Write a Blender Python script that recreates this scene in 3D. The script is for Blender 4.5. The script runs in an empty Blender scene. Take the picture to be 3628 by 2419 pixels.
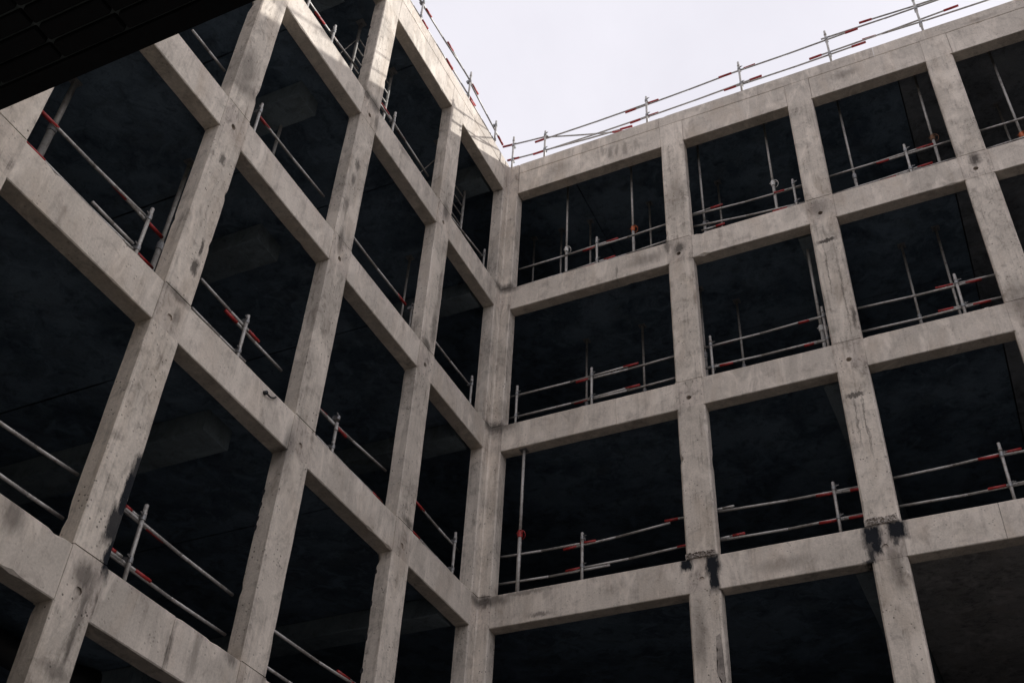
import bpy, bmesh, math, random
from mathutils import Vector, Matrix, noise
random.seed(7)
S = bpy.context.scene
COL = S.collection

# ------------------------------------------------------------------ camera, sky, sun, exposure
cam = bpy.data.cameras.new('camera')
cam.sensor_width = 36.0
cam.lens = 39.17
cam.clip_start = 0.05
cam.clip_end = 2000
camera = bpy.data.objects.new('camera', cam)
COL.objects.link(camera)
camera.location = (7.787, -14.282, 1.600)
camera.rotation_euler = (math.radians(130.819), math.radians(-2.741), math.radians(25.232))
S.camera = camera

SUN = Vector((1.15, 1.0, 0.65)).normalized()          # towards the sun, behind the right wing
sun_el = math.asin(SUN.z)
sun_az = math.atan2(SUN.x, SUN.y)
world = bpy.data.worlds.new('World')
S.world = world
world.use_nodes = True
wn = world.node_tree
wn.nodes.clear()
sky = wn.nodes.new('ShaderNodeTexSky')
sky.sky_type = 'NISHITA'
sky.sun_disc = False
sky.sun_elevation = sun_el
sky.sun_rotation = sun_az
sky.air_density = 1.0
sky.dust_density = 4.0
sky.ozone_density = 1.0
hs = wn.nodes.new('ShaderNodeHueSaturation')
hs.inputs['Saturation'].default_value = 0.10
veil = wn.nodes.new('ShaderNodeMix'); veil.data_type = 'RGBA'
veil.inputs[0].default_value = 0.60                   # high thin cloud evens the sky out
veil.inputs[7].default_value = (12.0, 11.6, 12.9, 1)
bgn = wn.nodes.new('ShaderNodeBackground')
bgn.inputs['Strength'].default_value = 0.081
wo = wn.nodes.new('ShaderNodeOutputWorld')
tc = wn.nodes.new('ShaderNodeTexCoord')
cl = wn.nodes.new('ShaderNodeTexNoise')
cl.inputs['Scale'].default_value = 2.6; cl.inputs['Detail'].default_value = 6; cl.inputs['Roughness'].default_value = 0.55; cl.inputs['Distortion'].default_value = 0.5
wn.links.new(tc.outputs['Generated'], cl.inputs['Vector'])
cr = wn.nodes.new('ShaderNodeValToRGB')
cr.color_ramp.elements[0].position = 0.35; cr.color_ramp.elements[0].color = (10.9, 10.65, 11.75, 1)
cr.color_ramp.elements[1].position = 0.68; cr.color_ramp.elements[1].color = (12.6, 12.3, 13.4, 1)
wn.links.new(cl.outputs['Fac'], cr.inputs[0])
wn.links.new(cr.outputs[0], veil.inputs[7])
wn.links.new(sky.outputs[0], hs.inputs['Color'])
wn.links.new(hs.outputs[0], veil.inputs[6])
wn.links.new(veil.outputs[2], bgn.inputs['Color'])
wn.links.new(bgn.outputs[0], wo.inputs['Surface'])

sun = bpy.data.lights.new('sun', 'SUN')
sun.energy = 2.9
sun.angle = math.radians(0.5)
sun.color = (1.0, 0.99, 0.975)
sun_ob = bpy.data.objects.new('sun', sun)
COL.objects.link(sun_ob)
sun_ob.rotation_euler = SUN.to_track_quat('Z', 'Y').to_euler()
sun_ob.location = (20, 25, 40)

S.view_settings.view_transform = 'Standard'
S.view_settings.look = 'None'
S.view_settings.gamma = 1.0
S.view_settings.exposure = 0.47
S.view_settings.use_curve_mapping = False

# ------------------------------------------------------------------ materials
def new_mat(name):
    m = bpy.data.materials.new(name)
    m.use_nodes = True
    return m, m.node_tree, m.node_tree.nodes['Principled BSDF']

def N(nt, t, **kw):
    n = nt.nodes.new(t)
    for k, v in kw.items():
        setattr(n, k, v)
    return n

def ramp(nt, src, a, b, ca=(0, 0, 0, 1), cb=(1, 1, 1, 1)):
    r = N(nt, 'ShaderNodeValToRGB')
    r.color_ramp.elements[0].position = a; r.color_ramp.elements[0].color = ca
    r.color_ramp.elements[1].position = b; r.color_ramp.elements[1].color = cb
    nt.links.new(src, r.inputs[0])
    return r.outputs[0]

def mixc(nt, fac, a, b, mode='MIX'):
    m = N(nt, 'ShaderNodeMix', data_type='RGBA', blend_type=mode)
    if hasattr(fac, 'links'): nt.links.new(fac, m.inputs[0])
    else: m.inputs[0].default_value = fac
    for v, i in ((a, 6), (b, 7)):
        if hasattr(v, 'links'): nt.links.new(v, m.inputs[i])
        else: m.inputs[i].default_value = (*v, 1) if len(v) == 3 else v
    return m.outputs[2]

def mathn(nt, op, a, b):
    m = N(nt, 'ShaderNodeMath', operation=op)
    for v, i in ((a, 0), (b, 1)):
        if hasattr(v, 'links'): nt.links.new(v, m.inputs[i])
        else: m.inputs[i].default_value = v
    return m.outputs[0]

def tex_noise(nt, vec, scale, detail=4, rough=0.6, dist=0.0):
    n = N(nt, 'ShaderNodeTexNoise')
    n.inputs['Scale'].default_value = scale
    n.inputs['Detail'].default_value = detail
    n.inputs['Roughness'].default_value = rough
    n.inputs['Distortion'].default_value = dist
    nt.links.new(vec, n.inputs['Vector'])
    return n.outputs['Fac']

def scaled(nt, vec, s, off=(0, 0, 0)):
    m = N(nt, 'ShaderNodeMapping')
    m.inputs['Scale'].default_value = s
    m.inputs['Location'].default_value = off
    nt.links.new(vec, m.inputs['Vector'])
    return m.outputs[0]


# stains that belong to single spots: (s, z, half width, half height, strength, sharpness)
TAR_R = [(3.49, 10.07, 0.075, 0.085, 1, 1), (3.885, 9.99, 0.085, 0.14, 1, 1), (3.90, 9.76, 0.065, 0.17, 1, 1), (6.20, 9.99, 0.105, 0.13, 1, 1), (6.235, 9.82, 0.055, 0.12, 1, 1), (6.15, 9.80, 0.05, 0.15, 0.75, 1), (6.15, 9.66, 0.025, 0.09, 0.9, 1), (6.545, 10.01, 0.110, 0.13, 1, 1), (6.12, 9.59, 0.07, 0.025, 0.9, 1), (6.50, 9.84, 0.03, 0.06, 0.8, 1)]
GRIME_R = [(2.196, 20.25, 0.04, 0.16, 0.5, 0), (2.375, 20.10, 0.045, 0.17, 0.55, 0), (2.52, 20.08, 0.03, 0.16, 0.5, 0), (2.70, 20.09, 0.05, 0.18, 0.5, 0), (2.97, 20.10, 0.06, 0.16, 0.45, 0), (1.2, 20.15, 0.25, 0.18, 0.35, 0),
    (7.32, 20.18, 0.22, 0.10, 0.45, 0), (9.90, 20.48, 0.25, 0.05, 0.4, 0), (9.02, 16.79, 0.075, 0.13, 0.9, 0), (6.36, 16.70, 0.18, 0.22, 0.5, 0), (3.725, 16.70, 0.10, 0.11, 0.85, 0), (3.49, 16.83, 0.05, 0.16, 0.7, 0),
    (1.10, 9.68, 0.16, 0.035, 0.7, 0), (4.92, 9.79, 0.35, 0.10, 0.4, 0), (6.43, 9.40, 0.08, 0.30, 0.5, 0), (6.55, 13.99, 0.03, 0.22, 0.8, 0), (2.47, 16.53, 0.02, 0.14, 0.6, 0), (3.05, 16.65, 0.3, 0.12, 0.5, 0), (3.73, 18.2, 0.16, 0.5, 0.35, 0),
    (3.62, 8.85, 0.10, 0.45, 0.45, 0), (0.20, 10.05, 0.35, 0.09, 0.8, 0), (0.75, 10.10, 0.5, 0.04, 0.6, 0), (6.356, 15.845, 0.125, 0.030, 0.95, 1), (6.342, 12.443, 0.115, 0.035, 0.85, 1), (6.30, 12.0, 0.014, 0.42, 0.6, 0), (6.42, 11.9, 0.012, 0.55, 0.6, 0), (6.29, 15.2, 0.012, 0.6, 0.6, 0), (6.47, 14.6, 0.014, 0.9, 0.55, 0), (9.0, 13.5, 0.2, 0.3, 0.35, 0), (0.15, 16.95, 0.3, 0.10, 0.8, 0), (0.15, 13.5, 0.3, 0.10, 0.8, 0)]
TAR_L = [(7.47, 7.86, 0.045, 0.13, 0.95, 1), (7.50, 7.55, 0.05, 0.30, 1, 1), (7.53, 7.18, 0.075, 0.17, 0.95, 1), (7.47, 6.88, 0.05, 0.20, 1, 1), (5.27, 9.62, 0.10, 0.30, 0.5, 0)]
GRIME_L = [(5.21, 16.94, 0.10, 0.10, 0.8, 0), (5.01, 16.93, 0.16, 0.13, 0.75, 0), (4.83, 16.59, 0.06, 0.16, 0.6, 0), (5.08, 15.24, 0.05, 0.11, 0.75, 0), (5.11, 14.86, 0.045, 0.10, 0.7, 0), (5.16, 14.24, 0.05, 0.12, 0.65, 0), (3.95, 16.86, 0.2, 0.06, 0.45, 0),
    (2.37, 16.88, 0.10, 0.18, 0.75, 0), (2.24, 15.0, 0.06, 0.5, 0.5, 0), (2.28, 14.09, 0.06, 0.45, 0.6, 0), (2.43, 13.58, 0.12, 0.08, 0.8, 0), (7.78, 14.34, 0.16, 0.35, 0.6, 0), (7.77, 14.02, 0.2, 0.2, 0.55, 0), (7.70, 12.49, 0.045, 0.07, 0.8, 1), (7.57, 11.0, 0.025, 0.10, 0.9, 1), (7.58, 10.67, 0.045, 0.09, 0.9, 1),
    (7.60, 9.85, 0.05, 0.10, 0.5, 0), (7.66, 10.12, 0.2, 0.05, 0.6, 0), (7.68, 6.54, 0.12, 0.13, 0.7, 0), (8.63, 6.64, 0.10, 0.14, 0.7, 0), (7.60, 6.1, 0.035, 0.5, 0.65, 0), (7.66, 5.61, 0.16, 0.07, 0.6, 0), (6.38, 6.40, 0.03, 0.20, 0.7, 0), (6.0, 6.5, 0.06, 0.26, 0.5, 0), (4.55, 8.92, 0.04, 0.14, 0.5, 0), (5.43, 6.72, 0.08, 0.08, 0.7, 0), (2.32, 10.21, 0.14, 0.06, 0.8, 0), (5.11, 13.48, 0.06, 0.2, 0.7, 0)]

def concrete(name, base, warm, dark, streak=0.5, blotch=0.5, pores=0.5, bump=0.25, rough=0.88, mottle=0.35, stains=None):
    m, nt, p = new_mat(name)
    pos = N(nt, 'ShaderNodeNewGeometry').outputs['Position']
    inf = N(nt, 'ShaderNodeObjectInfo')
    rnd = inf.outputs['Random']
    big = tex_noise(nt, pos, 0.9, 4, 0.62, 0.4)
    mid = tex_noise(nt, scaled(nt, pos, (1, 1, 1), (7, 3, 1)), 3.7, 5, 0.68, 0.6)
    fine = tex_noise(nt, pos, 34, 3, 0.72)
    c = mixc(nt, ramp(nt, big, 0.40, 0.60), base, warm)
    # each cast piece is its own shade
    tone = N(nt, 'ShaderNodeMapRange')
    tone.inputs['To Min'].default_value = 0.88; tone.inputs['To Max'].default_value = 1.11
    nt.links.new(rnd, tone.inputs['Value'])
    hsv = N(nt, 'ShaderNodeHueSaturation')
    nt.links.new(tone.outputs[0], hsv.inputs['Value']); nt.links.new(c, hsv.inputs['Color'])
    c = hsv.outputs[0]
    bl = ramp(nt, mid, 0.52, 0.74)
    c = mixc(nt, mathn(nt, 'MULTIPLY', bl, blotch), c, dark)
    # fine sand grain
    g = ramp(nt, fine, 0.28, 0.72, (0.80, 0.80, 0.80, 1), (1.17, 1.17, 1.17, 1))
    c = mixc(nt, 0.7, c, g, 'MULTIPLY')
    # rain streaks and board marks running down
    st = tex_noise(nt, scaled(nt, pos, (13, 13, 0.55)), 1.0, 5, 0.7, 0.25)
    stm = mathn(nt, 'MULTIPLY', ramp(nt, st, 0.50, 0.72), ramp(nt, mid, 0.35, 0.62))
    c = mixc(nt, mathn(nt, 'MULTIPLY', stm, streak), c, dark)
    # hand-sized dark mottling
    mot = tex_noise(nt, scaled(nt, pos, (1, 1, 0.6), (2, 5, 8)), 8.5, 4, 0.62, 0.9)
    mm = mathn(nt, 'MULTIPLY', ramp(nt, mot, 0.53, 0.68), ramp(nt, big, 0.40, 0.60))
    c = mixc(nt, mathn(nt, 'MULTIPLY', mm, mottle), c, dark)
    # rust-brown tea stains in wide soft drifts
    tea = tex_noise(nt, scaled(nt, pos, (1, 1, 0.35), (11, 2, 6)), 1.9, 5, 0.6, 0.7)
    c = mixc(nt, mathn(nt, 'MULTIPLY', ramp(nt, tea, 0.50, 0.72), 0.40), c, tuple(b_ * k_ for b_, k_ in zip(base, (0.72, 0.64, 0.56))))
    # pale lime bloom
    lim = tex_noise(nt, scaled(nt, pos, (2.1, 2.1, 0.8), (3, 9, 4)), 1.4, 5, 0.66, 0.8)
    c = mixc(nt, mathn(nt, 'MULTIPLY', ramp(nt, lim, 0.51, 0.66), 0.55), c, tuple(min(1, v * 1.28) for v in base))
    # air pores
    v = N(nt, 'ShaderNodeTexVoronoi'); v.inputs['Scale'].default_value = 15.0
    v.inputs['Randomness'].default_value = 1.0
    nt.links.new(pos, v.inputs['Vector'])
    sel = tex_noise(nt, pos, 2.3, 3, 0.6)
    po = mathn(nt, 'MULTIPLY', ramp(nt, v.outputs['Distance'], 0.10, 0.22, (1, 1, 1, 1), (0, 0, 0, 1)), ramp(nt, sel, 0.44, 0.6))
    c = mixc(nt, mathn(nt, 'MULTIPLY', po, pores), c, tuple(v_ * 0.38 for v_ in dark))
    if stains:
        wob = N(nt, 'ShaderNodeTexNoise'); wob.inputs['Scale'].default_value = 9.0; wob.inputs['Detail'].default_value = 5; wob.inputs['Roughness'].default_value = 0.75
        nt.links.new(scaled(nt, pos, (1.6, 1.6, 0.55)), wob.inputs['Vector'])
        sub = N(nt, 'ShaderNodeVectorMath', operation='MULTIPLY_ADD')
        nt.links.new(wob.outputs['Color'], sub.inputs[0]); sub.inputs[1].default_value = (0.17, 0.17, 0.22); nt.links.new(pos, sub.inputs[2])
        wing, tar, grime = stains
        for group, colr in ((grime, tuple(v_ * 0.42 for v_ in dark)), (tar, (0.012, 0.014, 0.018))):
            acc = None
            for s, z, rs, rz, al, sharp in group:
                ctr = (s, 0, z) if wing == 'R' else (0, -s, z)
                sc = (1 / rs, 3.0, 1 / rz) if wing == 'R' else (3.0, 1 / rs, 1 / rz)
                d_ = N(nt, 'ShaderNodeVectorMath', operation='SUBTRACT'); nt.links.new(sub.outputs[0], d_.inputs[0]); d_.inputs[1].default_value = tuple(ctr[i] + (0.085, 0.085, 0.11)[i] for i in range(3))
                e_ = N(nt, 'ShaderNodeVectorMath', operation='MULTIPLY'); nt.links.new(d_.outputs[0], e_.inputs[0]); e_.inputs[1].default_value = sc
                if sharp:
                    a_ = N(nt, 'ShaderNodeVectorMath', operation='ABSOLUTE'); nt.links.new(e_.outputs[0], a_.inputs[0])
                    x_ = N(nt, 'ShaderNodeSeparateXYZ'); nt.links.new(a_.outputs[0], x_.inputs[0])
                    dist_ = mathn(nt, 'MAXIMUM', mathn(nt, 'MAXIMUM', x_.outputs[0], x_.outputs[1]), x_.outputs[2])
                else:
                    l_ = N(nt, 'ShaderNodeVectorMath', operation='LENGTH'); nt.links.new(e_.outputs[0], l_.inputs[0])
                    dist_ = l_.outputs['Value']
                r_ = N(nt, 'ShaderNodeMapRange'); r_.clamp = True
                r_.inputs['From Min'].default_value = 1.55 if sharp else 1.6; r_.inputs['From Max'].default_value = 0.80 if sharp else 0.55
                r_.inputs['To Max'].default_value = al
                nt.links.new(dist_, r_.inputs['Value'])
                acc = r_.outputs[0] if acc is None else mathn(nt, 'MAXIMUM', acc, r_.outputs[0])
            c = mixc(nt, acc, c, colr)
    nt.links.new(c, p.inputs['Base Color'])
    p.inputs['Roughness'].default_value = rough
    p.inputs['Specular IOR Level'].default_value = 0.25
    h = mathn(nt, 'ADD', mathn(nt, 'MULTIPLY', fine, 0.22), mathn(nt, 'MULTIPLY', mid, 0.8))
    h = mathn(nt, 'SUBTRACT', h, mathn(nt, 'MULTIPLY', po, 0.9))
    h = mathn(nt, 'SUBTRACT', h, mathn(nt, 'MULTIPLY', stm, 0.4))
    b = N(nt, 'ShaderNodeBump')
    b.inputs['Strength'].default_value = bump
    b.inputs['Distance'].default_value = 0.02
    nt.links.new(h, b.inputs['Height']); nt.links.new(b.outputs[0], p.inputs['Normal'])
    return m

M = {}
for wing, st in (('R', ('R', TAR_R, GRIME_R)), ('L', ('L', TAR_L, GRIME_L))):
    M['beam' + wing] = concrete('beam_concrete', (0.68, 0.604, 0.520), (0.56, 0.50, 0.43), (0.29, 0.247, 0.21), 0.65, 0.60, 0.40, stains=st)
    M['column' + wing] = concrete('column_concrete', (0.67, 0.594, 0.508), (0.54, 0.48, 0.41), (0.185, 0.157, 0.132), 0.95, 0.60, 0.85, 0.45, mottle=0.62, stains=st)
    M['joint' + wing] = concrete('joint_concrete', (0.66, 0.582, 0.498), (0.51, 0.445, 0.385), (0.145, 0.123, 0.104), 1.0, 0.7, 0.8, 0.45, mottle=0.85, stains=st)
M['rough'] = concrete('broken_concrete', (0.40, 0.355, 0.31), (0.24, 0.21, 0.185), (0.06, 0.055, 0.05), 0.3, 0.8, 0.8, 0.8)
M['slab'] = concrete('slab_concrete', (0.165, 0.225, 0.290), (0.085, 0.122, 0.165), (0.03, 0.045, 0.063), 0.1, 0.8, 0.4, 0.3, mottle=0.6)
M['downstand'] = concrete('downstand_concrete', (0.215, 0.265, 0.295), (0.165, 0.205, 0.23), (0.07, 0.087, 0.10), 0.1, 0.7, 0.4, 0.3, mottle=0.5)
M['slab_half_lit'] = concrete('half_lit_slab_concrete', (0.25, 0.27, 0.29), (0.15, 0.165, 0.185), (0.04, 0.046, 0.055), 0.1, 0.8, 0.4, 0.3, mottle=0.6)  # slab copy lightened a little, some bounced light put into the colour
M['slab_lit'] = concrete('bounce_lit_slab_concrete', (0.58, 0.565, 0.55), (0.44, 0.43, 0.42), (0.14, 0.14, 0.142), 0.1, 0.8, 0.4, 0.3, mottle=0.7)  # slab copy lightened strongly, bounced light painted into the colour
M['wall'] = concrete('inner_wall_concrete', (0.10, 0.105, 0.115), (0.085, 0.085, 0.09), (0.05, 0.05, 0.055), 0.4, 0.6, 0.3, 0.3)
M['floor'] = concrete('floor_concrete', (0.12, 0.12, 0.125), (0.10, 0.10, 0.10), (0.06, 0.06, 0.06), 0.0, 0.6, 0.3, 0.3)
M['ground'] = concrete('site_ground', (0.050, 0.047, 0.043), (0.040, 0.037, 0.034), (0.026, 0.024, 0.022), 0.0, 0.7, 0.2, 0.5)
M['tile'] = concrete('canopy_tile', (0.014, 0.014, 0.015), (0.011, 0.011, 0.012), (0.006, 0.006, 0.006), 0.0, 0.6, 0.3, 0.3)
M['mortar'] = concrete('canopy_mortar', (0.20, 0.225, 0.22), (0.15, 0.165, 0.16), (0.06, 0.065, 0.065), 0.0, 0.6, 0.3, 0.3)

def simple(name, col, rough=0.6, metal=0.0, var=0.25, scale=9.0, dark=None, bump=0.1, amount=0.6):
    m, nt, p = new_mat(name)
    pos = N(nt, 'ShaderNodeNewGeometry').outputs['Position']
    n1 = tex_noise(nt, pos, scale, 5, 0.7, 0.3)
    n2 = tex_noise(nt, pos, scale * 5, 4, 0.7)
    d = dark or tuple(c * (1 - var) for c in col)
    c = mixc(nt, mathn(nt, 'MULTIPLY', ramp(nt, n1, 0.48, 0.66), amount), col, d)
    c = mixc(nt, 0.5, c, ramp(nt, n2, 0.3, 0.7, (0.75, 0.75, 0.75, 1), (1.15, 1.15, 1.15, 1)), 'MULTIPLY')
    nt.links.new(c, p.inputs['Base Color'])
    p.inputs['Roughness'].default_value = rough
    p.inputs['Metallic'].default_value = metal
    b = N(nt, 'ShaderNodeBump'); b.inputs['Strength'].default_value = bump; b.inputs['Distance'].default_value = 0.01
    nt.links.new(n2, b.inputs['Height']); nt.links.new(b.outputs[0], p.inputs['Normal'])
    return m

M['steel'] = simple('galvanised_tube', (0.46, 0.44, 0.41), 0.5, 0.35, 0.5, 14, (0.16, 0.12, 0.09))
M['clamp'] = simple('clamp_steel', (0.30, 0.30, 0.30), 0.5, 0.5, 0.5, 18, (0.10, 0.08, 0.07))
M['red'] = simple('red_tube_paint', (0.38, 0.020, 0.019), 0.5, 0.0, 0.6, 16, (0.13, 0.03, 0.022), amount=0.9)
M['orange'] = simple('orange_collar_paint', (0.55, 0.13, 0.035), 0.5, 0.0, 0.5, 20)
M['rust'] = simple('rusty_steel', (0.20, 0.10, 0.055), 0.8, 0.2, 0.5, 16)
M['white'] = simple('white_tape', (0.70, 0.68, 0.64), 0.5, 0.0, 0.3, 20)
M['tar'] = simple('wet_tar_patch', (0.012, 0.015, 0.020), 0.75, 0.0, 0.4, 14, bump=0.4)
M['groove'] = simple('joint_filler', (0.085, 0.075, 0.068), 0.9, 0.0, 0.5, 14, bump=0.4)
M['stain'] = simple('brown_stain', (0.22, 0.185, 0.155), 0.9, 0.0, 0.4, 30)
M['rubber'] = simple('black_hose', (0.016, 0.017, 0.019), 0.55, 0.0, 0.3, 20)

# ------------------------------------------------------------------ object helpers
def tag(o, label=None, cat=None, group=None, kind=None):
    if label: o['label'] = label
    if cat: o['category'] = cat
    if group: o['group'] = group
    if kind: o['kind'] = kind
    return o

def thing(name, loc, label, cat, group=None):
    o = bpy.data.objects.new(name, None)
    o.empty_display_size = 0.2
    COL.objects.link(o)
    o.location = loc
    return tag(o, label, cat, group)

def root_of(o):
    v = Vector((0, 0, 0))
    while o is not None:
        v = v + o.location
        o = o.parent
    return v

def link(name, bm, mat, parent=None, smooth=False, recalc=True):
    if recalc:
        bmesh.ops.recalc_face_normals(bm, faces=bm.faces[:])
    if parent is not None:
        bmesh.ops.translate(bm, vec=-root_of(parent), verts=bm.verts[:])
    me = bpy.data.meshes.new(name)
    bm.to_mesh(me); bm.free()
    me.materials.append(mat)
    if smooth:
        for p in me.polygons: p.use_smooth = True
    o = bpy.data.objects.new(name, me)
    COL.objects.link(o)
    if parent is not None: o.parent = parent
    return o

def W(wing, s, d, z):
    """facade coordinates: s along the wing from the inner corner, d into the building, z up"""
    return Vector((s, d, z)) if wing == 'R' else Vector((-d, -s, z))

def add_box(bm, a, b, bevel=0.0):
    lo = [min(a[i], b[i]) for i in range(3)]; hi = [max(a[i], b[i]) for i in range(3)]
    r = bmesh.ops.create_cube(bm, size=1.0)
    for v in r['verts']:
        v.co = Vector([lo[i] + (v.co[i] + 0.5) * (hi[i] - lo[i]) for i in range(3)])
    if bevel:
        es = list({e for v in r['verts'] for e in v.link_edges})
        bmesh.ops.bevel(bm, geom=es, offset=bevel, segments=1, affect='EDGES')

def add_ring_loft(bm, rings, cap=True):
    vs = [[bm.verts.new(c) for c in r] for r in rings]
    n = len(vs[0])
    for a, b in zip(vs, vs[1:]):
        for i in range(n):
            bm.faces.new((a[i], a[(i + 1) % n], b[(i + 1) % n], b[i]))
    if cap:
        bm.faces.new(vs[0]); bm.faces.new(list(reversed(vs[-1])))

def add_tube(bm, p, q, r, seg=10, r2=None):
    p = Vector(p); q = Vector(q)
    ax = (q - p).normalized()
    u = ax.orthogonal().normalized(); w = ax.cross(u)
    rings = []
    for c, rr in ((p, r), (q, r if r2 is None else r2)):
        rings.append([c + (u * math.cos(t) + w * math.sin(t)) * rr for t in [2 * math.pi * i / seg for i in range(seg)]])
    add_ring_loft(bm, rings)

def add_path(bm, pts, r, seg=8):
    pts = [Vector(p) for p in pts]
    rings = []
    for i, c in enumerate(pts):
        ax = (pts[min(i + 1, len(pts) - 1)] - pts[max(i - 1, 0)]).normalized()
        u = Vector((0, 0, 1)).cross(ax)
        u = (u if u.length > 0.05 else ax.orthogonal()).normalized(); w = ax.cross(u)
        rings.append([c + (u * math.cos(t) + w * math.sin(t)) * r for t in [2 * math.pi * k / seg for k in range(seg)]])
    add_ring_loft(bm, rings)

def add_torus(bm, c, axis, R, r, seg=14, ts=6):
    c = Vector(c); ax = Vector(axis).normalized(); u = ax.orthogonal().normalized(); w = ax.cross(u)
    vs = []
    for i in range(seg):
        t = 2 * math.pi * i / seg
        rad = u * math.cos(t) + w * math.sin(t)
        vs.append([bm.verts.new(c + rad * (R + r * math.cos(k * 2 * math.pi / ts)) + ax * r * math.sin(k * 2 * math.pi / ts)) for k in range(ts)])
    for i in range(seg):
        for k in range(ts):
            bm.faces.new((vs[i][k], vs[(i + 1) % seg][k], vs[(i + 1) % seg][(k + 1) % ts], vs[i][(k + 1) % ts]))

def cast_piece(bm, wing, axis, s0, s1, d0, d1, z0, z1, ch=0.012, step=0.11, chip=0.5, seed=0):
    """cast concrete member: a long box whose arrises are chamfered, uneven and chipped here and there"""
    L0, L1 = (s0, s1) if axis == 's' else (z0, z1)
    n = max(2, int((L1 - L0) / step))
    rings = []
    for i in range(n + 1):
        t = L0 + (L1 - L0) * i / n
        if axis == 's': A0, A1, B0, B1 = d0, d1, z0, z1
        else: A0, A1, B0, B1 = s0, s1, d0, d1
        cs = []
        for k in range(4):
            v = noise.noise(Vector((t * 2.1 + seed * 3.7, k * 11.3, seed * 1.9)))
            v2 = noise.noise(Vector((t * 3.4 + seed * 5.1, k * 7.7 + 40, seed)))
            c = ch * (1 + 0.45 * v)
            if v2 > 0.46: c += (v2 - 0.46) * 0.22 * chip
            cs.append(max(0.003, c))
        wob = 0.0025 * noise.noise(Vector((t * 0.9, seed * 2.3, 5)))
        a0, a1, b0, b1 = A0 + wob, A1 + wob, B0 + wob, B1 + wob
        prof = [(a0, b0 + cs[0]), (a0 + cs[0], b0), (a1 - cs[1], b0), (a1, b0 + cs[1]),
                (a1, b1 - cs[2]), (a1 - cs[2], b1), (a0 + cs[3], b1), (a0, b1 - cs[3])]
        if axis == 's': rings.append([W(wing, t, a, b) for a, b in prof])
        else: rings.append([W(wing, a, b, t) for a, b in prof])
    add_ring_loft(bm, rings)

# ------------------------------------------------------------------ measures of the frame
DZ = 2.756
LB = {0: 0.03 + DZ, 1: 3.423 + DZ, 2: 6.820 + DZ, 3: 10.200 + DZ, 4: 13.600 + DZ, 5: 16.995 + DZ}      # beam undersides
LT = {0: 0.60 + DZ, 1: 4.000 + DZ, 2: 7.384 + DZ, 3: 10.768 + DZ, 4: 14.190 + DZ, 5: 17.950 + DZ}     # beam tops
CRACK = 17.640 + DZ
DEP = 0.245
LC = [(2.158, 2.633)] + [(2.158 + 2.6445 * k, 2.633 + 2.6445 * k) for k in range(1, 6)]                # left wing columns (s from corner)
RC = [(3.482, 3.972)] + [(3.482 + 2.6405 * k, 3.972 + 2.6405 * k) for k in range(1, 5)]                # right wing columns
CORN = 0.232
L_END, R_END = LC[-1][1], RC[-1][1]
PROUD = -0.005

# ------------------------------------------------------------------ ground
bm = bmesh.new()
bmesh.ops.create_grid(bm, x_segments=2, y_segments=2, size=400)
tag(link('ground', bm, M['ground']), kind='structure')

# ------------------------------------------------------------------ the concrete building
B = thing('concrete_building', (0, 0, 0), 'unfinished bare concrete frame building with open bays on two wings meeting in an inner corner', 'building')
seed = 0
def nseed():
    global seed
    seed += 1
    return seed

def hole_block(bm, wing, s0, s1, d0, d1, z0, z1, hs, hz, hr, deep, plug):
    """joint block with a round formwork hole in its face"""
    n = 16
    sq = []
    ring = []
    for i in range(n):
        a = 2 * math.pi * (i + 0.5) / n
        c, s_ = math.cos(a), math.sin(a)
        irr = 1 + 0.12 * noise.noise(Vector((c * 1.7, s_ * 1.7, hs * 3 + hz)))
        ring.append((hs + hr * irr * c, hz + hr * irr * s_))
        m = max(abs(c), abs(s_))
        u, v = c / m, s_ / m
        sq.append((hs + (u * (s1 - hs) if u > 0 else u * (hs - s0)), hz + (v * (z1 - hz) if v > 0 else v * (hz - z0))))
    # make sure the four corners are exact
    for cs, cz in ((s0, z0), (s1, z0), (s1, z1), (s0, z1)):
        k = min(range(n), key=lambda i: (sq[i][0] - cs) ** 2 + (sq[i][1] - cz) ** 2)
        sq[k] = (cs, cz)
    V = lambda p, d: bm.verts.new(W(wing, p[0], d, p[1]))
    vo = [V(p, d0) for p in sq]; vr = [V(p, d0) for p in ring]; vi = [V(p, d0 + deep) for p in ring]; vb = [V(p, d1) for p in sq]
    for i in range(n):
        j = (i + 1) % n
        bm.faces.new((vo[i], vo[j], vr[j], vr[i]))
        bm.faces.new((vr[i], vr[j], vi[j], vi[i]))
        bm.faces.new((vo[j], vo[i], vb[i], vb[j]))
    bm.faces.new(vi); bm.faces.new(vb)

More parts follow.
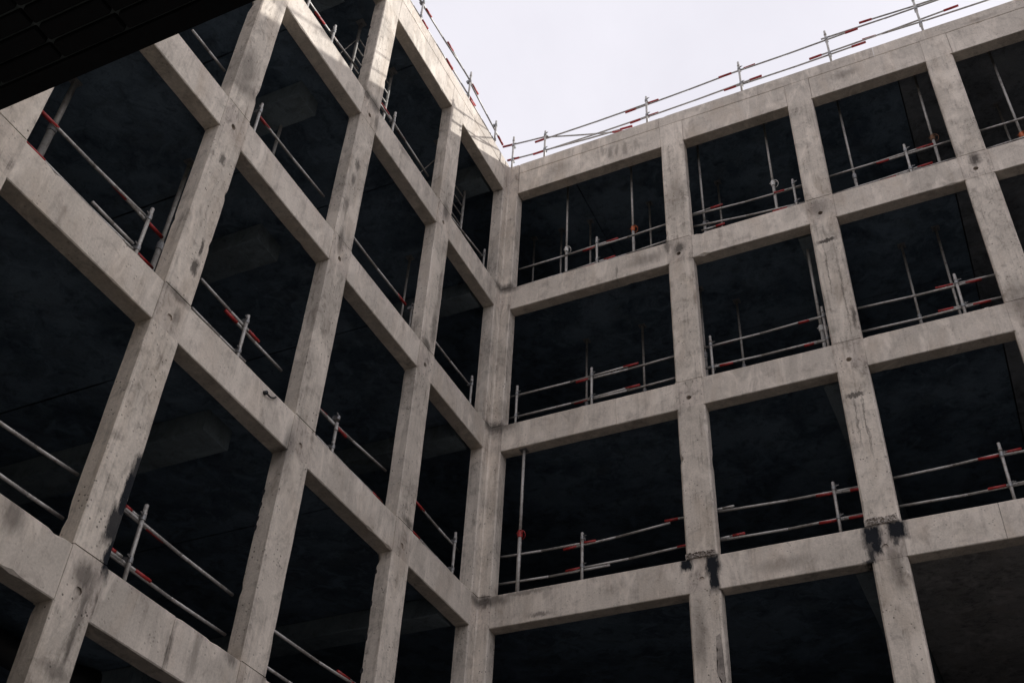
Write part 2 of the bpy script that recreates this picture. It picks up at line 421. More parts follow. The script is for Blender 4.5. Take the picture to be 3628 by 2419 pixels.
def column_line(wing, s0, s1, idx):
    w_off = 0.0
    for lv in range(0, 5):
        # shaft from beam top lv to beam underside lv+1
        z0, z1 = LT[lv] + 0.012, LB[lv + 1]
        dx = random.uniform(-0.006, 0.006)
        bm = bmesh.new()
        cast_piece(bm, wing, 'z', s0 + 0.004 + dx, s1 - 0.004 + dx, PROUD + random.uniform(-0.003, 0.003), DEP - 0.006, z0, z1, 0.026 if wing == 'R' else 0.014, 0.10, 0.9, nseed())
        link('column', bm, M['column' + wing], B)
        # packed joint under the shaft
        bm = bmesh.new()
        add_box(bm, W(wing, s0 + 0.012, 0.010, LT[lv] - 0.004), W(wing, s1 - 0.012, DEP - 0.012, z0 + 0.004))
        link('bed_joint', bm, M['groove'], B)
    for lv in range(0, 6):
        bm = bmesh.new()
        zt = LT[lv] if lv < 5 else CRACK - 0.004
        if lv == 5:
            cast_piece(bm, wing, 'z', s0 + 0.002, s1 - 0.002, -0.001, DEP, LB[5], zt, 0.006, 0.1, 0.2, nseed())
            link('joint_block', bm, M['beam' + wing], B)
        else:
            plug = lv <= 2 and wing == 'L' or lv == 2
            hole_block(bm, wing, s0, s1, PROUD, DEP, LB[lv], zt, (s0 + s1) / 2 - (0.02 if wing == 'R' else -0.01), LB[lv] + 0.2, 0.043, 0.02 if plug else 0.15, plug)
            link('joint_block', bm, M['joint' + wing], B)

for k, (a, b) in enumerate(LC): column_line('L', a, b, k)
for k, (a, b) in enumerate(RC): column_line('R', a, b, k)

# corner column: an angle-shaped pier in the re-entrant corner
def corner_piece(z0, z1, shrink, mat, name):
    bm = bmesh.new()
    c = CORN - shrink
    n = max(2, int((z1 - z0) / 0.12))
    sd = nseed()
    rings = []
    for i in range(n + 1):
        z = z0 + (z1 - z0) * i / n
        k1 = 0.016 * (1 + 0.5 * noise.noise(Vector((z * 2, sd, 1)))); k2 = 0.016 * (1 + 0.5 * noise.noise(Vector((z * 2, sd, 9))))
        r = 0.02 + 0.012 * noise.noise(Vector((z * 1.5, sd, 20)))
        p = 0.004
        pts = [(c - k1, p * -1), (c, k1), (c, DEP - 0.004), (-DEP + 0.004, DEP - 0.004), (-DEP + 0.004, -c), (-k2, -c), (p, -c + k2), (p, -r - p), (r + p, -p)]
        rings.append([Vector((x, y, z)) for x, y in pts])
    add_ring_loft(bm, rings)
    link(name, bm, mat, B)
for lv in range(0, 5):
    corner_piece(LT[lv] + 0.014, LB[lv + 1], 0.006, M['columnR'], 'corner_column')
    bm = bmesh.new()
    add_box(bm, (-DEP + 0.01, -CORN + 0.03, LT[lv] - 0.004), (0.0 - 0.008, DEP - 0.02, LT[lv] + 0.018))
    add_box(bm, (-0.008, 0.008, LT[lv] - 0.004), (CORN - 0.03, DEP - 0.02, LT[lv] + 0.018))
    link('bed_joint', bm, M['groove'], B)
for lv in range(0, 6):
    corner_piece(LB[lv] + 0.001, (LT[lv] if lv < 5 else LT[5] - 0.012), 0.0, M['jointR'], 'corner_block')

# beams, bay by bay
def beams(wing, cols):
    for lv in range(0, 5):
        prev = CORN
        for a, b in cols:
            seam = {('R', 3, 0): 2.41, ('L', 1, 2): 6.40, ('L', 1, 0): 1.1, ('R', 2, 2): 7.9}.get((wing, lv, cols.index((a, b))))
            if seam:
                bm = bmesh.new()
                cast_piece(bm, wing, 's', prev + 0.003, seam - 0.003, 0.0, DEP - 0.002, LB[lv] + 0.0015, LT[lv], 0.011, 0.10, 0.9, nseed())
                link('beam', bm, M['beam' + wing], B)
                prev = seam
            bm = bmesh.new()
            cast_piece(bm, wing, 's', prev + 0.003, a - 0.002, random.uniform(-0.001, 0.004), DEP - 0.002, LB[lv] + 0.0015, LT[lv] + random.uniform(-0.006, 0.004), 0.011, 0.10, 0.7, nseed())
            link('beam', bm, M['beam' + wing], B)
            prev = b
    # roof beam below the construction joint, then the parapet upstand
    prev = CORN + 0.012
    for a, b in cols:
        bm = bmesh.new()
        cast_piece(bm, wing, 's', prev + 0.003, a - 0.001, 0.0, DEP - 0.001, LB[5], CRACK - 0.004, 0.009, 0.1, 0.4, nseed())
        link('roof_beam', bm, M['beam' + wing], B)
        prev = b + 0.001
    ends = [CORN + 0.012, cols[0][0] - 0.012] + [c[1] + 1.3 for c in cols[1:-1:2]] + [cols[-1][1]] if wing == 'R' else [CORN + 0.012] + [c[1] + 1.1 for c in cols[0:-1:2]] + [cols[-1][1]]
    for a, b in zip(ends, ends[1:]):
        bm = bmesh.new()
        cast_piece(bm, wing, 's', a + 0.002, b - 0.002, -0.002, DEP, CRACK, LT[5] + random.uniform(-0.004, 0.004), 0.010, 0.1, 0.6, nseed())
        link('parapet', bm, M['beam' + wing], B)
beams('L', LC)
beams('R', RC)

# floors: precast soffit panels with open joints, a screed on top
def slab(x0, x1, y0, y1, xs, ys, zt):
    X = [x0] + [v for v in xs if x0 < v < x1] + [x1]
    Y = [y0] + [v for v in ys if y0 < v < y1] + [y1]
    g = 0.011
    for a, b in zip(X, X[1:]):
        for c, d in zip(Y, Y[1:]):
            bm = bmesh.new()
            dz = random.uniform(-0.006, 0.006)
            add_box(bm, (a + (g if a != x0 else 0), c + (g if c != y0 else 0), zt - 0.25 + dz), (b - (g if b != x1 else 0), d - (g if d != y1 else 0), zt - 0.06))
            link('slab_panel', bm, M[('slab_lit' if lv <= 2 else 'slab_half_lit') if a > 6.3 and c > 0 else 'slab'], B)  # far right panels take the lightened copies, painted as if lit from outside
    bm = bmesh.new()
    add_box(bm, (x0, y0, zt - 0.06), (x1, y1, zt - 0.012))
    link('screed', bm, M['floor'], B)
LW, RD = -9.0, 9.6
for lv in range(0, 6):
    zt = LT[lv] if lv < 5 else 17.75 + DZ
    slab(LW, -DEP - 0.002, -L_END, DEP + 0.002, [-1.63, -5.1], [-13.3, -10.4, -6.95, -3.5], zt)
    slab(LW, R_END, DEP + 0.004, RD, [-5.1, -2.1] + ([1.33, 8.22] if lv == 5 else [6.35, 11.67] if lv <= 2 else [8.60, 11.67]), [2.68, 6.1], zt)
    if lv:
        zb = LB[lv] - 0.004
        for y in (-5.775, -11.06, -0.5):
            bm = bmesh.new()
            w = 0.255 if y != -0.5 else 0.22
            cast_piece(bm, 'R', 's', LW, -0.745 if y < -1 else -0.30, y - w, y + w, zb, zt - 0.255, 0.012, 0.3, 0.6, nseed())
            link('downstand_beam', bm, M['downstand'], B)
        if lv < 5:
            for x in (6.10, 11.4):
                bm = bmesh.new()
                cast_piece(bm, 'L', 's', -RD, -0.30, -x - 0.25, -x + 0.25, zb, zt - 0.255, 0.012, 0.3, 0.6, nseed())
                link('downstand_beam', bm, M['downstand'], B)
# closing walls at the back and at both far ends
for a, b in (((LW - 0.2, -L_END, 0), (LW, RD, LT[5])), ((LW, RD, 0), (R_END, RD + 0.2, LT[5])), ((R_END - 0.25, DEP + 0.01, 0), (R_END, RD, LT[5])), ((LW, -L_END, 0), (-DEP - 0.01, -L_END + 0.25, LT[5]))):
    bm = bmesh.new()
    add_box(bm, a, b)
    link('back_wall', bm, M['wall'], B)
# inner columns deep in the bays
for lv in range(0, 5):
    for x, y in ((-4.6, -5.78), (-4.6, -11.0), (-4.6, -0.5), (6.1, 5.2), (0.9, 5.2), (11.4, 5.2)):
        bm = bmesh.new()
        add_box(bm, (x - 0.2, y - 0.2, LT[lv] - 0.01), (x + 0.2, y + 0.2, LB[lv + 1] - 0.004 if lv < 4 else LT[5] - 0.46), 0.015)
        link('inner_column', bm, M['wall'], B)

# torn, honeycombed foot of two columns on the right wing
def torn_foot(s0, s1, z0, z1):
    bm = bmesh.new()
    nx, nz = 26, 7
    g = []
    for j in range(nz + 1):
        row = []
        for i in range(nx + 1):
            s = s0 + (s1 - s0) * i / nx; z = z0 + (z1 - z0) * j / nz
            edge = min(i, nx - i, 3) / 3.0
            top = (1 - j / nz)
            d = -0.008 - 0.036 * random.random() * (0.3 + 0.7 * edge) + (0.02 if j == nz else 0)
            z += 0.03 * noise.noise(Vector((s * 9, 1, z0))) * (1 if j == nz else 0.4)
            row.append(bm.verts.new(W('R', s, d, z)))
        g.append(row)
    for j in range(nz):
        for i in range(nx):
            bm.faces.new((g[j][i], g[j][i + 1], g[j + 1][i + 1], g[j + 1][i]))
    # skirt back into the shaft
    ext = bmesh.ops.extrude_edge_only(bm, edges=[e for e in bm.edges if e.is_boundary])
    for v in [v for v in ext['geom'] if isinstance(v, bmesh.types.BMVert)]:
        v.co.y = 0.02
    link('torn_column_foot', bm, M['rough'], B)
torn_foot(RC[1][0] + 0.002, RC[1][1] - 0.03, LT[2] - 0.005, LT[2] + 0.115)
torn_foot(RC[0][0] + 0.004, RC[0][1] - 0.03, LT[2] - 0.005, LT[2] + 0.10)

# patches of tar, wet grout and stains on the faces
def patch(name, wing, pts, mat, d=-0.0085, th=0.007, jag=0.012, steps=5):
    bm = bmesh.new()
    out = []
    n = len(pts)
    for i in range(n):
        a = Vector(pts[i]).to_3d(); b = Vector(pts[(i + 1) % n]).to_3d()
        for k in range(steps):
            p = a.lerp(b, k / steps)
            j = jag * noise.noise_vector(p * 23 + Vector((0, 0, 3)))
            out.append((p.x + j.x, p.y + j.y))
    f = [bm.verts.new(W(wing, s, d, z)) for s, z in out]
    k_ = [bm.verts.new(W(wing, s, d + th, z)) for s, z in out]
    bm.faces.new(f); bm.faces.new(list(reversed(k_)))
    for i in range(len(f)):
        j = (i + 1) % len(f)
        bm.faces.new((f[j], f[i], k_[i], k_[j]))
    bmesh.ops.triangulate(bm, faces=bm.faces[:])
    return link(name, bm, mat, B)
patch('broken_edge', 'R', [(3.86, 8.86), (3.91, 8.88), (3.945, 8.6), (3.945, 8.2), (3.90, 8.12), (3.84, 8.3), (3.855, 8.6)], M['rough'], d=-0.007, jag=0.03)
# grout smears under the bed joints
for wing, cols in (('L', LC), ('R', RC)):
    for lv in (1, 2, 3, 4):
        for a, b in cols[:4]:
            if random.random() < 0.75:
                s = random.uniform(a + 0.03, b - 0.2)
                wd = random.uniform(0.05, 0.2); h = random.uniform(0.05, 0.22)
                zt = LT[lv] - 0.01
                patch('grout_smear', wing, [(s, zt), (s + wd, zt), (s + wd * 0.8, zt - h * 0.6), (s + wd * 0.5, zt - h), (s + wd * 0.25, zt - h * 0.5)], M['column' + wing], d=-0.0075, jag=0.02)
# bolt pockets along the rear arris of three left wing columns
for s, zs in ((LC[1][1], (15.27, 14.99, 14.78, 15.9, 16.2)), (LC[1][1], (6.24, 6.05, 5.86, 5.73)), (LC[0][1], (6.53, 6.04, 5.54, 5.06))):
    for z in zs:
        bm = bmesh.new()
        pts = [(0.225 + 0.020 * math.cos(t) * random.uniform(0.7, 1.2), z + DZ + 0.045 * math.sin(t) * random.uniform(0.7, 1.2)) for t in [2 * math.pi * i / 9 for i in range(9)]]
        f = [bm.verts.new(W('L', s + 0.004, d, zz)) for d, zz in pts]
        k_ = [bm.verts.new(W('L', s - 0.012, d, zz)) for d, zz in pts]
        bm.faces.new(f); bm.faces.new(list(reversed(k_)))
        for i in range(9):
            j = (i + 1) % 9
            bm.faces.new((f[j], f[i], k_[i], k_[j]))
        link('bolt_pocket', bm, M['tar'], B)

# ------------------------------------------------------------------ guardrails: posts, couplers, tubes with red tips
RAILS = {
    'Lroof': ('L',0.2,((-3.939,21.943),(-1.817,21.997),(-0.529,21.807)),(((-4.741,21.659),(-3.54,21.73),0,1),((-4.211,21.686),(-1.836,21.836),0,0),((-2.815,21.812),(-1.371,21.793),1,1),((-1.756,21.771),(-0.048,21.55),0,1),((-4.807,21.189),(-3.596,21.235),1,1),((-3.931,21.228),(-2.484,21.263),0,1),((-2.778,21.263),(-1.437,21.3),1,1),((-1.757,21.264),(-0.384,21.245),1,0))),
    'L4': ('L',0.4,((-5.992,18.089),(-6.736,17.993),(-3.928,18.152),(-0.181,18.079)),(((-6.487,17.827),(-5.148,17.958),1,0),((-7.045,17.872),(-5.687,17.909),0,1),((-4.32,17.975),(-2.518,17.899),1,0),((-4.945,17.94),(-3.444,17.949),0,1),((-1.681,17.717),(-0.214,17.905),0,0))),
    'L3': ('L',0.4,((-7.024,14.653),(-2.482,14.576),(-0.218,14.679)),(((-8.542,14.455),(-7.811,14.465),0,0),((-6.993,14.469),(-5.228,14.52),1,0),((-4.568,14.452),(-2.634,14.447),0,1),((-1.716,14.48),(-0.223,14.498),0,0))),
    'L2': ('L',0.4,((-8.149,11.261),(-6.175,11.202),(-3.938,11.01),(-0.291,11.27)),(((-9.921,11.069),(-8.159,11.127),1,0),((-8.728,11.109),(-7.837,11.094),1,1),((-9.901,10.552),(-7.831,10.577),1,1),((-8.885,10.654),(-8.185,10.651),0,0),((-7.081,11.073),(-5.83,11.044),0,1),((-6.533,11.008),(-5.257,10.989),1,0),((-7.084,10.583),(-5.978,10.583),0,0),((-4.385,10.999),(-2.483,11.126),1,0),((-4.605,10.994),(-3.623,10.992),0,1),((-4.269,10.569),(-2.471,10.568),0,1),((-1.569,11.125),(-0.041,11.051),1,0),((-1.589,10.6),(0.014,10.556),1,0))),
    'L1': ('L',0.4,((-6.883,7.875),),(((-8.976,7.606),(-7.822,7.68),0,0),((-8.765,7.166),(-7.804,7.184),0,0),((-7.113,7.701),(-5.205,7.664),0,0),((-7.512,7.703),(-6.463,7.677),0,1),((-7.113,7.732),(-6.908,7.72),1,0),((-7.106,7.164),(-5.161,7.187),0,0),((-7.386,7.181),(-6.497,7.174),0,1),((-7.116,7.222),(-6.953,7.222),1,0),((-4.38,7.614),(-2.361,7.713),0,1),((-2.905,7.723),(-2.11,7.747),1,0),((-4.364,7.151),(-3.446,7.177),0,0))),
    'Rroof': ('R',0.2,((-0.043,21.968),(0.756,21.792),(3.175,21.793),(5.258,21.898),(7.108,21.946),(8.905,22.08)),(((-0.334,21.811),(0.81,21.651),1,0),((0.793,21.633),(2.596,20.95),0,1),((0.49,21.586),(3.438,21.612),1,1),((2.668,21.567),(5.596,21.714),1,1),((4.804,21.664),(7.75,21.724),1,1),((7.808,21.908),(9.74,21.833),1,0),((7.005,21.781),(9.59,21.773),0,0),((-0.193,21.274),(0.771,21.172),1,0),((0.459,21.175),(3.42,21.167),1,1),((0.753,21.196),(2.813,21.025),0,1),((2.776,21.134),(5.695,21.243),1,1),((4.879,21.194),(7.831,21.219),1,1),((6.698,21.26),(9.655,21.373),1,1),((7.784,21.322),(10.292,21.248),1,0))),
    'R4': ('R',0.4,((1.924,18.047),(5.925,18.023),(7.996,18.061)),(((0.03,17.836),(2.365,17.888),0,1),((1.6,17.837),(3.518,17.897),1,0),((0.024,17.326),(2.297,17.406),0,1),((1.572,17.347),(3.496,17.44),1,0),((3.817,17.938),(4.534,17.967),0,1),((3.846,17.926),(6.106,17.838),0,0),((5.543,17.861),(6.106,17.838),1,0),((3.798,17.617),(6.103,17.375),0,0),((4.076,17.415),(4.535,17.428),0,1),((5.463,17.377),(6.102,17.368),1,0),((6.516,17.859),(8.481,17.906),0,1),((7.457,17.85),(8.851,17.87),1,0),((6.528,17.358),(8.378,17.431),0,1),((7.47,17.378),(8.803,17.391),1,0),((9.225,17.883),(10.36,17.892),0,0),((9.215,17.386),(10.245,17.428),0,0))),
    'R3': ('R',0.4,((1.815,14.651),(0.311,14.67),(4.063,14.681),(6.036,14.693),(8.194,14.665)),(((0.056,14.485),(2.701,14.52),0,1),((1.489,14.45),(3.513,14.483),1,0),((0.085,13.98),(2.714,14.018),0,1),((1.457,13.975),(3.486,13.988),1,0),((3.779,14.489),(6.089,14.53),0,0),((3.937,14.498),(4.438,14.496),0,1),((5.607,14.506),(6.087,14.514),1,0),((3.751,14.046),(6.068,14.019),0,0),((3.905,14.015),(4.409,13.995),0,1),((5.642,13.992),(6.065,13.998),1,0),((6.52,14.503),(8.569,14.453),0,1),((7.865,14.52),(8.851,14.487),1,0),((6.513,13.984),(8.606,13.974),0,1),((7.814,14.025),(8.849,13.997),1,0))),
    'R2': ('R',0.4,((1.655,11.201),(5.736,11.206),(8.125,11.302)),(((-0.049,11.084),(1.872,11.032),0,1),((1.303,10.99),(3.142,11.097),1,0),((3.062,11.139),(3.555,11.136),1,0),((-0.015,10.581),(2.111,10.546),0,0),((1.354,10.578),(3.524,10.636),1,1),((3.824,11.131),(6.224,11.073),0,0),((3.826,11.158),(4.192,11.169),0,0),((5.458,11.062),(6.217,11.03),1,1),((3.787,10.61),(6.172,10.595),0,0),((3.842,10.642),(4.313,10.659),0,1),((5.445,10.581),(6.168,10.568),1,1),((6.494,11.104),(8.4,11.17),0,1),((7.807,11.129),(8.737,11.111),1,0),((6.484,10.618),(8.613,10.611),0,1),((7.83,10.614),(8.616,10.624),1,0))),
}
NAMES = {'roof': 'on the roof edge', '4': 'edging the top storey', '3': 'edging the second storey down',
         '2': 'edging the third storey down', '1': 'edging the lowest storey in view'}
RT = 0.0242
def guardrail(key):
    wing, d, posts, tubes = RAILS[key]
    lv = key[1:]
    zb = LT[5] if lv == 'roof' else LT[int(lv)]
    s_mid = sum(p[0] for p in posts) / len(posts)
    sg = -1 if wing == 'L' else 1
    t = thing('guardrail', W(wing, abs(s_mid), d, zb), 'scaffold tube guardrail ' + NAMES[lv] + ' of the ' + ('sunlit wing' if wing == 'L' else 'shaded wing'), 'guardrail', 'scaffold tube guardrails on the open floor edges')
    heights = (0.96, 0.45)
    for s, ztop in posts:
        s = sg * s
        dp = d - 0.045
        bm = bmesh.new()
        add_tube(bm, W(wing, s, dp, zb - 0.005), W(wing, s, dp, ztop), RT, 12)
        add_tube(bm, W(wing, s, dp, ztop - 0.14), W(wing, s, dp, ztop - 0.10), RT + 0.006, 12)
        post = link('post', bm, M['steel'], t, True)
        bm = bmesh.new()
        add_box(bm, W(wing, s - 0.07, dp - 0.07, zb - 0.004), W(wing, s + 0.07, dp + 0.07, zb + 0.008))
        add_tube(bm, W(wing, s, dp, zb + 0.006), W(wing, s, dp, zb + 0.13), RT + 0.007, 10)
        link('base_plate', bm, M['clamp'], post)
        for h in heights:
            z = zb + h
            bm = bmesh.new()
            add_tube(bm, W(wing, s, dp, z - 0.032), W(wing, s, dp, z + 0.028), RT + 0.009, 12)
            add_tube(bm, W(wing, s - 0.032, d + 0.006, z), W(wing, s + 0.032, d + 0.006, z), RT + 0.012, 10)
            add_tube(bm, W(wing, s + 0.03, dp - 0.02, z + 0.012), W(wing, s + 0.085, dp - 0.035, z + 0.022), 0.008, 6)
            add_tube(bm, W(wing, s - 0.02, dp, z + 0.03), W(wing, s + 0.055, dp - 0.03, z + 0.036), 0.007, 6)
            link('coupler', bm, M['clamp'], post)
    for i, (a, b, ra, rb) in enumerate(tubes):
        off = d + (0.012 if i % 2 else 0.0)
        pa = W(wing, sg * a[0], off, a[1]); pb = W(wing, sg * b[0], off, b[1])
        L = (pb - pa).length
        bm = bmesh.new()
        u = (pb - pa) / L
        mid = pa.lerp(pb, 0.5) - Vector((0, 0, min(0.02, 0.004 * L * L)))
        rt = RT - 0.006 if lv == 'roof' else RT - 0.004
        add_tube(bm, pa, mid, rt, 10); add_tube(bm, mid, pb, rt, 10)
        rail = link('rail_tube', bm, M['steel'], t, True)
        rl = min(0.27, 0.42 * L)
        for flag, p0, dr in ((ra, pa, u), (rb, pb, -u)):
            if flag:
                bm = bmesh.new()
                add_tube(bm, p0 - dr * 0.004, p0 + dr * rl * random.uniform(0.85, 1.1), RT + (0.001 if lv == 'roof' else -0.0012), 10)
                link('red_end', bm, M['red'], rail, True)
for k in ('Lroof', 'L4', 'L3', 'L2', 'L1', 'Rroof', 'R4', 'R3', 'R2'):
    guardrail(k)

# ------------------------------------------------------------------ adjustable shoring props
def prop(wing, s, d, lv, label, collar=('clamp', 0.65), ztop=None, zbot=None, r=0.030, ring=True, inner='steel', tilt=0.0):
    z0 = (LT[lv] - 0.012) if zbot is None else zbot
    z1 = ((LT[lv + 1] if lv < 4 else 17.75 + DZ) - 0.25) if ztop is None else ztop
    t = thing('shoring_prop', W(wing, s, d, z0), label, 'shoring prop', 'adjustable steel props under the slabs')
    hc = collar[1]
    zc = z0 + hc
    top = W(wing, s + tilt, d, z1)
    def at(z): return W(wing, s, d, z0).lerp(top, (z - z0) / (z1 - z0))
    bm = bmesh.new(); add_tube(bm, at(z0 + 0.008), at(zc), r, 12); link('outer_tube', bm, M['steel'], t, True)
    bm = bmesh.new(); add_tube(bm, at(zc - 0.02), at(z1 - 0.008), r * 0.80, 12); link('inner_tube', bm, M[inner], t, True)
    bm = bmesh.new()
    add_tube(bm, at(zc - 0.07), at(zc + 0.05), r + 0.012, 12)
    if ring:
        add_torus(bm, at(zc - 0.02) + W(wing, 0.03, 0, 0) * 1.0, W(wing, 0.15, 0.5, 0.35), 0.075, 0.007)
        add_tube(bm, at(zc + 0.02) + W(wing, -0.07, 0, 0), at(zc + 0.03) + W(wing, 0.09, -0.02, -0.02), 0.008, 6)
    link('collar', bm, M[collar[0]], t)
    bm = bmesh.new()
    c = at(z0)
    add_box(bm, c + Vector((-0.07, -0.07, 0)), c + Vector((0.07, 0.07, 0.008)))
    link('base_plate', bm, M['clamp'], t)
    bm = bmesh.new()
    add_box(bm, top + Vector((-0.07, -0.07, -0.008)), top + Vector((0.07, 0.07, 0)))
    link('head_plate', bm, M['clamp'], t)

T5 = ', top storey of the shaded wing'
prop('R', 1.15, 0.6, 4, 'tall prop with pale collar in the corner bay' + T5, ('white', 1.3))
prop('R', 2.62, 0.6, 4, 'tall prop with orange band in the corner bay' + T5, ('orange', 1.32))
prop('R', 4.10, 0.6, 4, 'slim prop beside the first column in the second bay' + T5, ('clamp', 0.85))
prop('R', 5.52, 0.6, 4, 'prop with pale ring collar in the second bay' + T5, ('white', 1.42))
prop('R', 7.02, 0.6, 4, 'plain grey prop without collar ring in the third bay' + T5, ('clamp', 0.95), ring=False)
prop('R', 8.50, 0.6, 4, 'prop with rusty collar in the third bay' + T5, ('rust', 1.36), tilt=0.03)
prop('R', 9.92, 0.6, 4, 'prop with orange collar low down in the fourth bay' + T5, ('orange', 0.75))
prop('R', 9.90, 2.0, 4, 'dim prop deep in the fourth bay' + T5, ('clamp', 1.6), ring=False)
for x, txt in ((-0.20, 'dim prop close behind the corner pier'), (0.48, 'dim prop close beside the pale collared one, corner bay'),
               (1.19, 'dim prop behind the rail post, corner bay'), (2.60, 'dim prop behind the orange banded one, corner bay'),
               (4.17, 'dim prop deep in the second bay')):
    prop('R', x, 1.8, 4, txt + T5, ('clamp', 1.7), ring=False)
T4 = ', second storey down, shaded wing'
prop('R', 1.12, 1.8, 3, 'dim prop just behind the middle rail post, corner bay' + T4, ('clamp', 1.5), ring=False)
prop('R', 2.33, 1.8, 3, 'dim prop between rail post and first column, corner bay' + T4, ('clamp', 1.5), ring=False)
prop('R', 3.73, 1.2, 3, 'prop tight against the first column, second bay' + T4, ('clamp', 1.5), ring=False)
prop('R', 4.29, 1.8, 3, 'dim thin prop standing free in the second bay' + T4, ('clamp', 1.5), ring=False)
prop('R', 5.94, 0.6, 3, 'prop with ring collar tight against the second column' + T4, ('white', 0.93), r=0.034)
prop('R', 8.14, 1.29, 3, 'prop with red foot beside the rail post, third bay' + T4, ('red', 0.55), ring=False)
prop('R', 7.50, 1.5, 3, 'thin prop in mid opening of the third bay' + T4, ('clamp', 1.4), ring=False)
prop('R', 0.634, 0.125, 2, 'pale prop with red ring collar wedged between two beams beside the corner pier', ('red', 1.13), ztop=LB[3] + 0.001, zbot=LT[2] + 0.002, r=0.033)
prop('L', 5.57, 1.39, 3, 'prop behind the rail post, second storey down, sunlit wing', ('clamp', 1.3), ring=False, r=0.036)
prop('L', 1.72, 1.10, 3, 'thin prop in the bay next to the corner bay, second storey down, sunlit wing', ('clamp', 1.3), ring=False)
prop('L', 9.04, 1.55, 2, 'thick pale prop behind the long guardrail, third storey down, sunlit wing', ('clamp', 2.2), ring=False, r=0.050)
prop('L', 7.36, 1.0, 2, 'dark bluish prop tight beside a column, third storey down, sunlit wing', ('clamp', 1.5), ring=False, r=0.036)

# ------------------------------------------------------------------ scaffold tower frames with rungs in the top storey of the left wing
def tower_frame(s0, s1, d, label):
    z0 = LT[4] - 0.012; z1 = z0 + 2.95
    t = thing('scaffold_tower_frame', W('L', (s0 + s1) / 2, d, z0), label, 'scaffold frame', 'tower frames in the top storey')
    for s in (s0, s1):
        bm = bmesh.new(); add_tube(bm, W('L', s, d, z0), W('L', s, d, z1), 0.029, 12)
        sr = link('side_rail', bm, M['steel'], t, True)
        bm = bmesh.new(); add_tube(bm, W('L', s, d, z1 - 0.16), W('L', s, d, z1 - 0.02), 0.035, 12)
        add_tube(bm, W('L', s, d, z1 - 0.02), W('L', s, d, z1 + 0.09), 0.021, 10)
        add_box(bm, W('L', s - 0.08, d - 0.08, z1 + 0.08), W('L', s + 0.08, d + 0.08, z1 + 0.10))
        link('head_jack', bm, M['clamp'], sr)
    k = 0
    z = z0 + 0.3
    while z < z1 - 0.1:
        bm = bmesh.new(); add_tube(bm, W('L', s0, d, z), W('L', s1, d, z), 0.016, 8)
        link('rung', bm, M['steel'], t, True)
        z += 0.285
    for za, zb_ in ((0.5, 2.3), (2.5, 0.8)):
        bm = bmesh.new(); add_tube(bm, W('L', s0, d + 0.03, z0 + za), W('L', s0 + 0.1, d + 1.9, z0 + zb_), 0.010, 6)
        link('brace', bm, M['steel'], t, True)
tower_frame(4.89, 3.70, 0.80, 'ladder-like scaffold frame two columns from the corner, top storey of the sunlit wing')
tower_frame(1.75, 0.50, 0.80, 'ladder-like scaffold frame in the corner bay, top storey of the sunlit wing')

# ------------------------------------------------------------------ small loose things
def tape(a, b, d, label, n):
    bm = bmesh.new()
    A = Vector((a[0], d, a[1])); Bv = Vector((b[0], d, b[1]))
    t = thing('barrier_tape', (A.x, A.y, A.z), label, 'barrier tape', 'red and white tape on the beams')
    for i in range(n):
        p = A.lerp(Bv, i / n); q = A.lerp(Bv, (i + 1) / n)
        wig = 0.02 * math.sin(i * 1.9)
        bm = bmesh.new()
        add_box(bm, p + Vector((0, wig, 0)), q + Vector((-0.002, wig + 0.006, 0.06 + 0.02 * math.sin(i * 2.7))))
        link('tape_stripe', bm, M['red' if i % 2 == 0 else 'white'], t)
tape((8.281, 13.533), (8.718, 13.537), 0.12, 'crumpled red and white tape on the beam, third bay of the shaded wing', 7)
tape((1.50, 13.532), (1.85, 13.534), 0.12, 'short red and white tape on the beam, corner bay of the shaded wing', 5)

t = thing('cable_stub', W('L', 5.87, 0, 10.0), 'short black cable end curling out of a beam of the sunlit wing', 'cable')
bm = bmesh.new()
add_path(bm, [W('L', 5.93, 0.02, 10.00), W('L', 5.925, -0.03, 9.995), W('L', 5.873, -0.035, 9.985), W('L', 5.82, -0.03, 9.995), W('L', 5.774, -0.03, 10.02), W('L', 5.72, -0.02, 10.07), W('L', 5.69, 0.05, 10.145)], 0.011, 8)
link('cable', bm, M['rubber'], t, True)
bm = bmesh.new(); add_tube(bm, W('L', 5.925, 0.012, 10.0), W('L', 5.925, -0.045, 9.99), 0.028, 10); link('cable_gland', bm, M['rubber'], t, True)

t = thing('duct_hose', W('L', 5.9, 1.3, 6.3), 'dark flexible hose with two pale tags under the lowest floor of the sunlit wing', 'hose')
bm = bmesh.new()
hose = [W('L', 7.4, 1.45, 6.30), W('L', 6.9, 1.4, 6.28), W('L', 6.416, 1.35, 6.30), W('L', 6.2, 1.33, 6.34), W('L', 6.0, 1.32, 6.385), W('L', 5.754, 1.3, 6.44), W('L', 5.54, 1.3, 6.445), W('L', 5.3, 1.3, 6.455), W('L', 5.0, 1.32, 6.46)]
add_path(bm, hose, 0.155, 14)
link('hose_body', bm, M['rubber'], t, True)
for s, z in ((5.909, 6.34), (5.52, 6.35)):
    bm = bmesh.new(); add_box(bm, W('L', s - 0.035, 1.135, z - 0.02), W('L', s + 0.035, 1.15, z + 0.04), 0.004); link('tag', bm, M['white'], t)

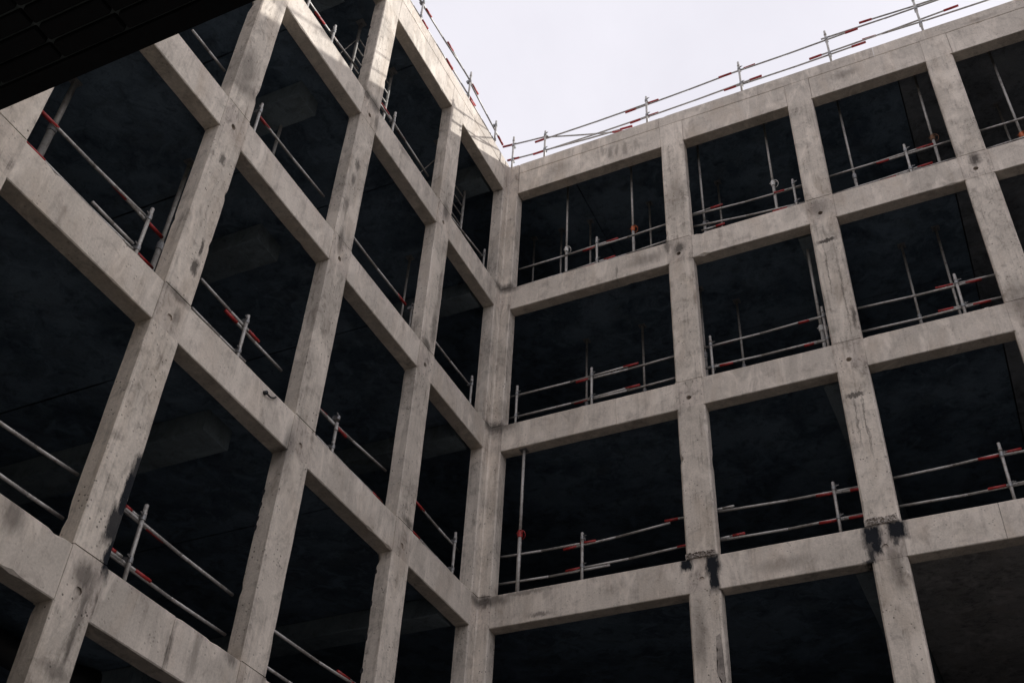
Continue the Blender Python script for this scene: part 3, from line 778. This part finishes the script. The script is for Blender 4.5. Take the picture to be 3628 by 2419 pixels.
# ------------------------------------------------------------------ dark tiled canopy overhead, close to the camera, with added unseen storeys above
ZC = 4.6
hC = ZC - 1.6
y_edge = -14.282 + 0.443 * hC
CN = thing('overhang_with_added_storeys', (3.5, y_edge - 2.2, ZC), 'black tiled overhang above the viewpoint, with unseen storeys added to block low sky', 'building')
y_row0 = y_edge - 0.024 * hC
TL, TW = 0.0893 * hC, 0.0225 * hC
bm = bmesh.new()
add_box(bm, (0.4, y_edge - 4.6, ZC + 0.014), (6.7, y_edge - 0.03, ZC + 0.22))
link('floor_slab', bm, M['mortar'], CN)
bm = bmesh.new()
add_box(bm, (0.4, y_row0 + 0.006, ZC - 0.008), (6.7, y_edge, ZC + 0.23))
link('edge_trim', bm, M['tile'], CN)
x_ph = 7.787 + (5.83 - 7.787) / 2.8 * hC
tile_meshes = []
for q in range(5):
    bm = bmesh.new()
    add_box(bm, (0.007, 0.006, -0.012), (TL - 0.007, TW - 0.006, 0.02), 0.004 + 0.001 * q)
    me = bpy.data.meshes.new('tile'); bm.to_mesh(me); bm.free(); me.materials.append(M['tile']); tile_meshes.append(me)
i0 = int((2.3 - x_ph) / TL)
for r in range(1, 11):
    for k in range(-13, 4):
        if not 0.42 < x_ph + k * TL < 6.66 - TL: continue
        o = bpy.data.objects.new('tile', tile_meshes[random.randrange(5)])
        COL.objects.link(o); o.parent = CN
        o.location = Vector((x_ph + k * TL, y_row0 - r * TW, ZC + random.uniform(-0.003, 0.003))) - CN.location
for x, y in ((0.6, y_edge - 4.3), (3.5, y_edge - 4.3), (6.5, y_edge - 4.3)):
    bm = bmesh.new(); add_box(bm, (x - 0.18, y - 0.18, -0.01), (x + 0.18, y + 0.18, ZC + 0.03), 0.01); link('support_post', bm, M['wall'], CN)
ZW = (ZC + 0.232, 8.0, 11.4)  # unseen upper storeys, added to block low sky and darken left wing column sides
for z in ZW:
    bm = bmesh.new()
    add_box(bm, (0.4, y_edge - 0.27, z), (6.7, y_edge - 0.012, z + 0.55), 0.012)
    link('beam', bm, M['beamR'], CN)
for z0, z1 in zip(ZW, ZW[1:]):
    for x in (0.4, 3.3, 6.22):
        bm = bmesh.new()
        add_box(bm, (x, y_edge - 0.25, z0 + 0.551), (x + 0.48, y_edge - 0.016, z1 - 0.001), 0.012)
        link('column', bm, M['columnR'], CN)
for lo, hi, nm in (((0.4, y_edge - 4.6, ZC + 0.23), (6.7, y_edge - 4.4, 11.96), 'back_wall'), ((0.4, y_edge - 4.39, ZC + 0.23), (0.6, y_edge - 0.28, 11.96), 'end_wall'), ((6.5, y_edge - 4.39, ZC + 0.23), (6.7, y_edge - 0.28, 11.96), 'end_wall'),
                   ((0.61, y_edge - 4.39, 8.2), (6.49, y_edge - 0.28, 8.44), 'floor_slab'), ((0.61, y_edge - 4.39, 11.7), (6.49, y_edge - 0.28, 11.94), 'roof_slab')):
    bm = bmesh.new(); add_box(bm, lo, hi); link(nm, bm, M['wall'], CN)
